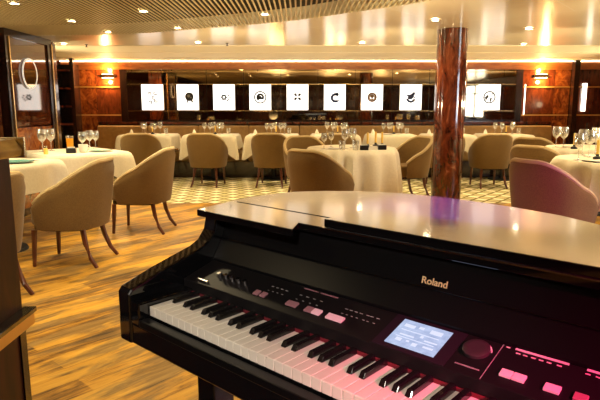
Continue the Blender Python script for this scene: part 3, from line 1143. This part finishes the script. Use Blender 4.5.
# left tables
def T(px, py, z=0.757):
    """floor-plan point of a photograph pixel lying on a table top"""
    a = (px - 300) / F_PX; b_ = (200 - py) / F_PX
    p_ = 0.16804
    d = (a, math.cos(p_) + b_ * math.sin(p_), -math.sin(p_) + b_ * math.cos(p_))
    t = (z - CAMH) / d[2]
    return d[0] * t, d[1] * t


for px, py, lab, sc in ((43, 152, 'left of the two tall wine glasses in front of the left partition', 1.12), (51.5, 151, 'right of the two tall wine glasses in front of the left partition', 1.12),
                        (83, 151.5, 'wine glass left of the turquoise plate, beside the orange juice', 0.98), (90, 149.5, 'wine glass nearest the turquoise plate on the left table', 1.0), (96, 148.6, 'wine glass at the far corner of the left table', 0.95)):
    x, y = T(px, py)
    put('wine', make_wine, x, y, lab, 'wine glass', 'wine glasses on the left table', scale=sc)
x, y = T(46, 154.4); put('shaker', make_shaker, x, y, 'amber salt shaker in front of the two tall wine glasses', 'shaker', 'amber shakers')
x, y = T(70.5, 151.6)
jg = empty('juice_glass', (x, y, TZ))
tag(jg, 'tall glass of orange juice on the left table', 'drink')
MB().lathe([(0.0352, 0.1355), (0.037, 0.16), (0.0355, 0.16), (0.0338, 0.1355)], 20).build('rim', M['glass'], jg, smooth=True)
MB().lathe([(0, 0), (0.030, 0), (0.0352, 0.135), (0, 0.135)], 20).build('juice', M['juice'], jg, smooth=True)
x, y = T(71.5, 153.2); put('menu', make_menu, x, y, 'small black box with card in front of the orange juice', 'menu holder', 'black table boxes', 0.2)
x, y = T(83.5, 152.4)
cup = empty('cup', (x, y, TZ)); tag(cup, 'white cup on the left table beside the turquoise plate', 'cup')
MB().lathe([(0, 0), (0.03, 0), (0.043, 0.02), (0.046, 0.08), (0.043, 0.08), (0.04, 0.02), (0, 0.006)], 22).build('bowl', M['ceramic'], cup, smooth=True)
MB().tube([(0.046 + 0.0, 0, 0.065), (0.07, 0, 0.06), (0.072, 0, 0.035), (0.045, 0, 0.022)], 0.005, 6).build('handle', M['ceramic'], cup, smooth=True)
x, y = T(101, 151.4); put('plate', make_plate, x, y, 'turquoise plate on the left table with the orange juice', 'plate', 'turquoise plates', scale=0.9)
x, y = T(18, 162.8); put('plate', make_plate, x, y, 'turquoise plate on the nearest left table', 'plate', 'turquoise plates')
x, y = T(32, 161.6); fk = empty('fork', (x, y, TZ), math.radians(78)); tag(fk, 'silver fork beside the turquoise plate on the nearest left table', 'fork')
MB().box(-0.09, 0.02, -0.003, 0.003, 0, 0.003).build('handle', M['silver'], fk)
MB().poly_prism([(0.0205, -0.004), (0.04, -0.012), (0.085, -0.011), (0.085, -0.007), (0.05, -0.006), (0.05, -0.002), (0.085, -0.002), (0.085, 0.002), (0.05, 0.002), (0.05, 0.006), (0.085, 0.007), (0.085, 0.011), (0.04, 0.012), (0.0205, 0.004)], 'z', 0, 0.003).build('tines', M['silver'], fk)

# round table in the middle
for px, py, lab, sc in ((324, 149.2, 'leftmost wine glass on the round table', 0.85), (331, 147.2, 'second wine glass from the left on the round table', 0.85),
                        (345, 149, 'tall wine glass in the centre of the round table', 1.05), (352.5, 148, 'tall wine glass right of the round table centre', 1.05)):
    x, y = T(px, py); put('wine', make_wine, x, y, lab, 'wine glass', 'wine glasses on the round table', scale=sc)
for px, py, lab in ((342, 150.3, 'clear tumbler at the front of the round table, left'), (355.5, 150.3, 'clear tumbler at the front of the round table, right')):
    x, y = T(px, py); put('tumbler', make_tumbler, x, y, lab, 'glass', 'tumblers on the round table')
for px, py, lab in ((367.5, 148, 'amber candle on the round table, leftmost of three'), (375.5, 146.6, 'amber candle on the round table, middle of three'), (382, 147.2, 'amber candle on the round table, rightmost of three')):
    x, y = T(px, py); put('candle', make_candle, x, y, lab, 'candle', 'amber candles', scale=1.0)
for px, py, lab in ((364, 150.2, 'black box on the round table, left of the white card'), (382, 149.8, 'black box at the right edge of the round table')):
    x, y = T(px, py); put('menu', make_menu, x, y, lab, 'menu holder', 'black table boxes')
x, y = T(373, 150.3)
cd = MB().poly_prism([(-0.05, 0), (0.05, 0), (0.04, 0.045), (-0.04, 0.045)], 'y', -0.012, 0.012).build('table_card', M['white_card'])
cd.location = (x, y, TZ); tag(cd, 'white card between the two black boxes on the round table', 'card')
x, y = T(335, 149.0); put('side_plate', make_side_plate, x, y, 'white side plate at the front left of the round table', 'plate', 'side plates', scale=0.8)

# right tables
for px, py, lab, sc in ((555.5, 147.5, 'left of two tall wine glasses on the right table farther back', 1.15), (563, 148.2, 'right of two tall wine glasses on the right table farther back', 1.15),
                        (578, 160.5, 'wine glass at the front of the cluster on the nearest right table', 1.12), (582, 155.5, 'leftmost back wine glass of the nearest right table', 1.2), (588.5, 157.2, 'middle wine glass of the cluster on the nearest right table', 1.2), (595, 154.5, 'wine glass at the right edge of the nearest right table', 1.25)):
    x, y = T(px, py); put('wine', make_wine, x, y, lab, 'wine glass', 'wine glasses on the right tables', scale=sc)
x, y = T(574, 149.0); put('candle', make_candle, x, y, 'amber candle beside the two tall glasses on the right', 'candle', 'amber candles')
x, y = T(597, 159.4); put('candle', make_candle, x, y, 'amber candle on the nearest right table at the picture edge', 'candle', 'amber candles')
x, y = T(598, 161.8)
mf = empty('menu_folder', (x, y, TZ), 0.35); tag(mf, 'open black folder with white page on the nearest right table', 'folder')
MB().box(-0.10, 0.10, -0.075, 0.075, 0, 0.008).build('cover', M['black_plastic'], mf)
MB().box(-0.085, 0.085, -0.06, 0.06, 0.0085, 0.011).build('page', M['white_card'], mf)
x, y = T(569, 147.0); put('side_plate', make_side_plate, x, y, 'white side plate on the right table farther back', 'plate', 'side plates', scale=0.8)

# ------------------------------------------------------------------ digital grand piano
TH = 0.73972
piano = empty('grand_piano', (-0.36195, 1.26881, 0), -TH)
tag(piano, 'glossy black digital grand piano with lit keyboard and screen', 'piano')
KZ = 0.746
KW = 0.0235
NW = 52
W = KW * NW
BLK = M['piano_black']
LID = [(-0.075, 0.205), (-0.092, 0.28), (-0.112, 0.36), (-0.122, 0.45), (-0.115, 0.54), (-0.085, 0.625), (-0.03, 0.695), (0.04, 0.75), (0.11, 0.795),
       (0.19, 0.825), (0.29, 0.838), (0.41, 0.834), (0.53, 0.820), (0.68, 0.780), (0.79, 0.722), (0.93, 0.632), (1.08, 0.545), (1.2, 0.49), (1.30, 0.44), (1.335, 0.40), (1.335, 0.262)]
# rim case behind the front board
inner = [(-0.05, 0.30)] + [(p[0] + (0.02 if p[0] < 0.2 else 0.0) - (0.02 if p[0] > 1.2 else 0), p[1] - (0.02 if p[1] > 0.6 else 0)) for p in LID[2:-1]] + [(1.29, 0.30)]
MB().poly_prism(inner, 'z', 0.60, 0.926).build('case', BLK, piano, smooth=False, bevel=0.006)
MB().box(-0.088, W + 0.088, -0.025, 0.299, 0.647, 0.70).build('keybed', BLK, piano, bevel=0.004)
MB().box(-0.002, W + 0.002, -0.03, -0.003, 0.7005, 0.718).build('keyslip', M['fallboard_black'], piano, bevel=0.003)
prof = [(-0.031, 0.647), (-0.031, 0.772), (-0.022, 0.784), (-0.004, 0.790), (0.063, 0.812), (0.125, 0.829), (0.185, 0.845), (0.215, 0.860), (0.235, 0.885), (0.245, 0.925), (0.299, 0.925), (0.299, 0.647)]
for xa, xb in ((-0.09, -0.04), (W + 0.04, W + 0.09)):
    MB().poly_prism(prof, 'x', xa, xb).build('side_arm', BLK, piano, bevel=0.006, bseg=3)
for xa, xb in ((-0.0395, -0.003), (W + 0.003, W + 0.0395)):
    MB().box(xa, xb, -0.028, 0.15, 0.7005, 0.757).build('key_block', BLK, piano, bevel=0.004)

# white keys: each its own mesh copy
wk0 = None
for i in range(NW):
    if wk0 is None:
        mbk = MB().box(0.0006, KW - 0.0006, 0.0, 0.126, 0.722, KZ)
        wk0 = mbk.build('white_key', M['key_white'], piano, bevel=0.0016)
        k = wk0
    else:
        k = wk0.copy(); COL.objects.link(k); k.parent = piano
    k.location = (i * KW, 0, 0)
bk0 = None
# A0 starts the keyboard: black keys after A, C, D, F, G
names = 'ABCDEFG'
offs = {'A': 1.12, 'C': 0.92, 'D': 1.08, 'F': 0.90, 'G': 1.0}
for i in range(NW - 1):
    nm = names[i % 7]
    if nm not in offs:
        continue
    xc = (i + (offs[nm] if nm != 'A' else 1.10)) * KW
    if bk0 is None:
        mbk = MB()
        A = [(-0.0068, 0.050, KZ + 0.0003), (0.0068, 0.050, KZ + 0.0003), (0.0068, 0.126, KZ + 0.0003), (-0.0068, 0.126, KZ + 0.0003)]
        Bq = [(-0.0054, 0.057, KZ + 0.0118), (0.0054, 0.057, KZ + 0.0118), (0.0054, 0.126, KZ + 0.0125), (-0.0054, 0.126, KZ + 0.0125)]
        va = [mbk.bm.verts.new(p) for p in A]; vb = [mbk.bm.verts.new(p) for p in Bq]
        mbk.bm.faces.new(va); mbk.bm.faces.new(vb[::-1])
        for q in range(4):
            mbk.bm.faces.new((va[q], vb[q], vb[(q + 1) % 4], va[(q + 1) % 4]))
        bk0 = mbk.build('black_key', M['key_black'], piano, bevel=0.0015)
        k = bk0
    else:
        k = bk0.copy(); COL.objects.link(k); k.parent = piano
    k.location = (xc, 0, 0)
MB().box(-0.002, W + 0.002, 0.1265, 0.1300, 0.7005, 0.7515).build('felt_strip', M['felt'], piano)


# control panel: sloped deck behind the keys
def pz(y):
    return 0.7765 + 0.30 * (y - 0.13)


deck = MB().poly_prism([(0.1305, 0.701), (0.1305, pz(0.1305)), (0.228, pz(0.228)), (0.228, 0.701)], 'x', -0.0395, W + 0.0395).build('control_panel', M['panel_black'], piano, bevel=0.0015)
SL = math.atan(0.30)


def on_deck(name, x0, x1, y0, y1, t, material, parent, base=0.0, bevel=0.0, mb=None):
    """a slab lying on the sloped deck"""
    m_ = mb or MB()
    m_.poly_prism([(y0, pz(y0) + base), (y0, pz(y0) + base + t), (y1, pz(y1) + base + t), (y1, pz(y1) + base)], 'x', x0, x1)
    if mb is None:
        return m_.build(name, material, parent, bevel=bevel)


on_deck('bezel', 0.553, 0.703, 0.1325, 0.226, 0.0012, M['bezel'], deck, 0.0003)
scr = on_deck('screen', 0.575, 0.678, 0.143, 0.216, 0.0010, M['screen'], deck, 0.0017)
g = MB()
for (gx, gy, gw, gh) in ((0.585, 0.196, 0.022, 0.008), (0.615, 0.200, 0.010, 0.006), (0.640, 0.196, 0.024, 0.010), (0.590, 0.172, 0.030, 0.003), (0.630, 0.178, 0.006, 0.006),
                         (0.642, 0.172, 0.026, 0.003), (0.590, 0.155, 0.012, 0.008), (0.612, 0.158, 0.006, 0.004), (0.626, 0.152, 0.010, 0.008), (0.648, 0.156, 0.020, 0.004), (0.585, 0.186, 0.08, 0.0015), (0.585, 0.166, 0.08, 0.0012)):
    on_deck('', gx, gx + gw, gy, gy + gh, 0.0006, None, None, 0.0028, mb=g)
g.build('screen_icons', M['screen_mark'], scr)
# value dial
dial = MB().lathe([(0, 0), (0.024, 0), (0.024, 0.006), (0.021, 0.008), (0.012, 0.0075), (0, 0.007)], 32).build('value_dial', M['dial'], deck, smooth=True)
dial.location = (0.735, 0.192, pz(0.192) + 0.0015); dial.rotation_euler = (SL, 0, 0)
dm = MB(); 
for k in range(10):
    a0 = 1.9 - 1.7 * k / 10; a1 = 1.9 - 1.7 * (k + 1) / 10
    dm.poly_prism([(0.0245 * math.cos(a0), 0.0245 * math.sin(a0)), (0.0265 * math.cos(a0), 0.0265 * math.sin(a0)), (0.0265 * math.cos(a1), 0.0265 * math.sin(a1)), (0.0245 * math.cos(a1), 0.0245 * math.sin(a1))], 'z', 0.0, 0.001)
dm.build('dial_mark', M['button_pink'], dial)
on_deck('divider', 0.7685, 0.7697, 0.1325, 0.226, 0.0006, M['print_grey'], deck, 0.0004)
# lit slots, print and buttons
for x0, x1 in ((0.791, 0.878), (0.905, 0.99), (1.01, 1.09)):
    on_deck('indicator_bar', x0, x1, 0.2225, 0.2262, 0.0012, M['button_pink'], deck, 0.0004)
for x0, x1 in ((0.303, 0.345), (0.352, 0.402)):
    on_deck('indicator_bar', x0, x1, 0.2200, 0.2222, 0.0010, M['button_dim'], deck, 0.0004)
pr_ = MB()
for x0 in (0.775, 0.795, 0.807, 0.8205, 0.833, 0.846, 0.862, 0.905, 0.92):
    on_deck('', x0, x0 + 0.0075, 0.214 if x0 > 0.78 else 0.222, 0.2162 if x0 > 0.78 else 0.2242, 0.0006, None, None, 0.0004, mb=pr_)
pr_.build('panel_print', M['print_pink'], deck)
pg = MB()
for x0 in (0.44, 0.452, 0.465, 0.478, 0.495, 0.505, 0.52, 0.31, 0.33, 0.35, 0.37, 0.22, 0.235, 0.25, 0.265):
    on_deck('', x0, x0 + 0.008, 0.196, 0.1976, 0.0005, None, None, 0.0004, mb=pg)
    on_deck('', x0 + 0.002, x0 + 0.007, 0.180, 0.1812, 0.0005, None, None, 0.0004, mb=pg)
for k in range(14):
    on_deck('', 0.716 + 0.0032 * k, 0.7182 + 0.0032 * k, 0.1485, 0.1512, 0.0005, None, None, 0.0004, mb=pg)
pg.build('panel_print', M['print_grey'], deck)
for x0, x1, mm in ((0.792, 0.8115, 'button_pink'), (0.8125, 0.833, 'button_pink'), (0.862, 0.886, 'button_pink'), (0.361, 0.381, 'button_dim'), (0.382, 0.404, 'button_pink'), (0.421, 0.464, 'button_pink'),
                   (0.305, 0.336, 'button_dim'), (0.905, 0.925, 'button_dim'), (0.95, 0.97, 'button_dim'), (0.20, 0.216, 'button_dim'), (0.222, 0.238, 'button_dim')):
    on_deck('button', x0, x1, 0.152, 0.167, 0.0045, M[mm], deck, 0.0004, 0.001)
for xk in (0.055, 0.078, 0.102, 0.126, 0.15):
    kb = MB().lathe([(0, 0), (0.0065, 0), (0.006, 0.012), (0, 0.012)], 14).build('knob', M['silver'], deck, smooth=True)
    kb.location = (xk, 0.175, pz(0.175) + 0.0004); kb.rotation_euler = (SL, 0, 0)
on_deck('lever', 0.005, 0.05, 0.136, 0.142, 0.006, M['silver'], deck, 0.0004, 0.0015)

# front board (fallboard), ridge line and lettering
fb = MB().poly_prism([(0.2285, 0.701), (0.2285, 0.812), (0.258, 0.858), (0.264, 0.864), (0.284, 0.926), (0.298, 0.926), (0.298, 0.701)], 'x', -0.0395, W + 0.0395).build('fallboard', M['fallboard_black'], piano)
MB().tube([(-0.038, 0.2595, 0.8628), (W + 0.038, 0.2595, 0.8628)], 0.0016, 8).build('ridge', M['piano_black'], fb)
cu = D.curves.new('lettering', 'FONT')
cu.body = 'Roland'
cu.size = 0.0195
cu.extrude = 0.0004
cu.offset = 0.00035
tmp = D.objects.new('lettering_curve', cu)
COL.objects.link(tmp)
dg = bpy.context.evaluated_depsgraph_get()
me = D.meshes.new_from_object(tmp.evaluated_get(dg))
D.objects.remove(tmp)
xs = [v_.co.x for v_ in me.vertices]
sc_ = 0.056 / (max(xs) - min(xs))
me.transform(Matrix.Translation((-min(xs), 0, 0)))
me.transform(Matrix.Diagonal((sc_, 1, 1, 1)))
me.materials.clear(); me.materials.append(M['logo_gold'])
lg = D.objects.new('lettering', me)
COL.objects.link(lg); lg.parent = fb
slope = math.atan2(0.926 - 0.864, 0.284 - 0.264)
lg.location = (0.580, 0.264 + 0.020 * 0.08 - 0.0006, 0.864 + 0.062 * 0.08)
lg.rotation_euler = (slope, 0, 0)

# lid: main leaf with a notch at the front, folded front flap lying on it
notch = [(-0.075, 0.205), (0.285, 0.199), (0.246, 0.262), (1.335, 0.262)]
poly = [notch[0], notch[1], notch[2]] + list(reversed(LID[1:]))
lid_o = MB().poly_prism(poly, 'z', 0.927, 0.945).build('lid', M['piano_lid'], piano, bevel=0.002)
flap_o = MB().box(0.324, 1.333, 0.2635, 0.45, 0.9455, 0.965).build('lid_flap', M['piano_lid'], piano, bevel=0.002)
for o in (lid_o, flap_o):
    o.data.materials.append(BLK)
    for p_ in o.data.polygons:
        p_.material_index = 0 if p_.normal.z > 0.9 else 1
MB().box(0.324, 1.333, 0.2575, 0.2615, 0.9425, 0.9455).build('lid_trim', M['silver'], piano)  # silver strip painted in as the highlight along the lid edge
MB().box(-0.085, 0.28, 0.357, 0.360, 0.9452, 0.9462).build('lid_hinge', M['dark_wood'], piano)
# legs
for lx, ly in ((0.10, 0.115), (W - 0.10, 0.115), (0.45, 0.62)):
    top_ = 0.646 if ly < 0.3 else 0.599
    mbl = MB()
    a, b2 = 0.033, 0.030
    va = [mbl.bm.verts.new((lx + sx * a, ly + sy * a, top_)) for sx, sy in ((-1, -1), (1, -1), (1, 1), (-1, 1))]
    vb = [mbl.bm.verts.new((lx + sx * b2, ly + sy * b2, 0.0)) for sx, sy in ((-1, -1), (1, -1), (1, 1), (-1, 1))]
    mbl.bm.faces.new(va); mbl.bm.faces.new(vb[::-1])
    for q in range(4):
        mbl.bm.faces.new((va[q], vb[q], vb[(q + 1) % 4], va[(q + 1) % 4]))
    mbl.build('leg', BLK, piano, bevel=0.004)
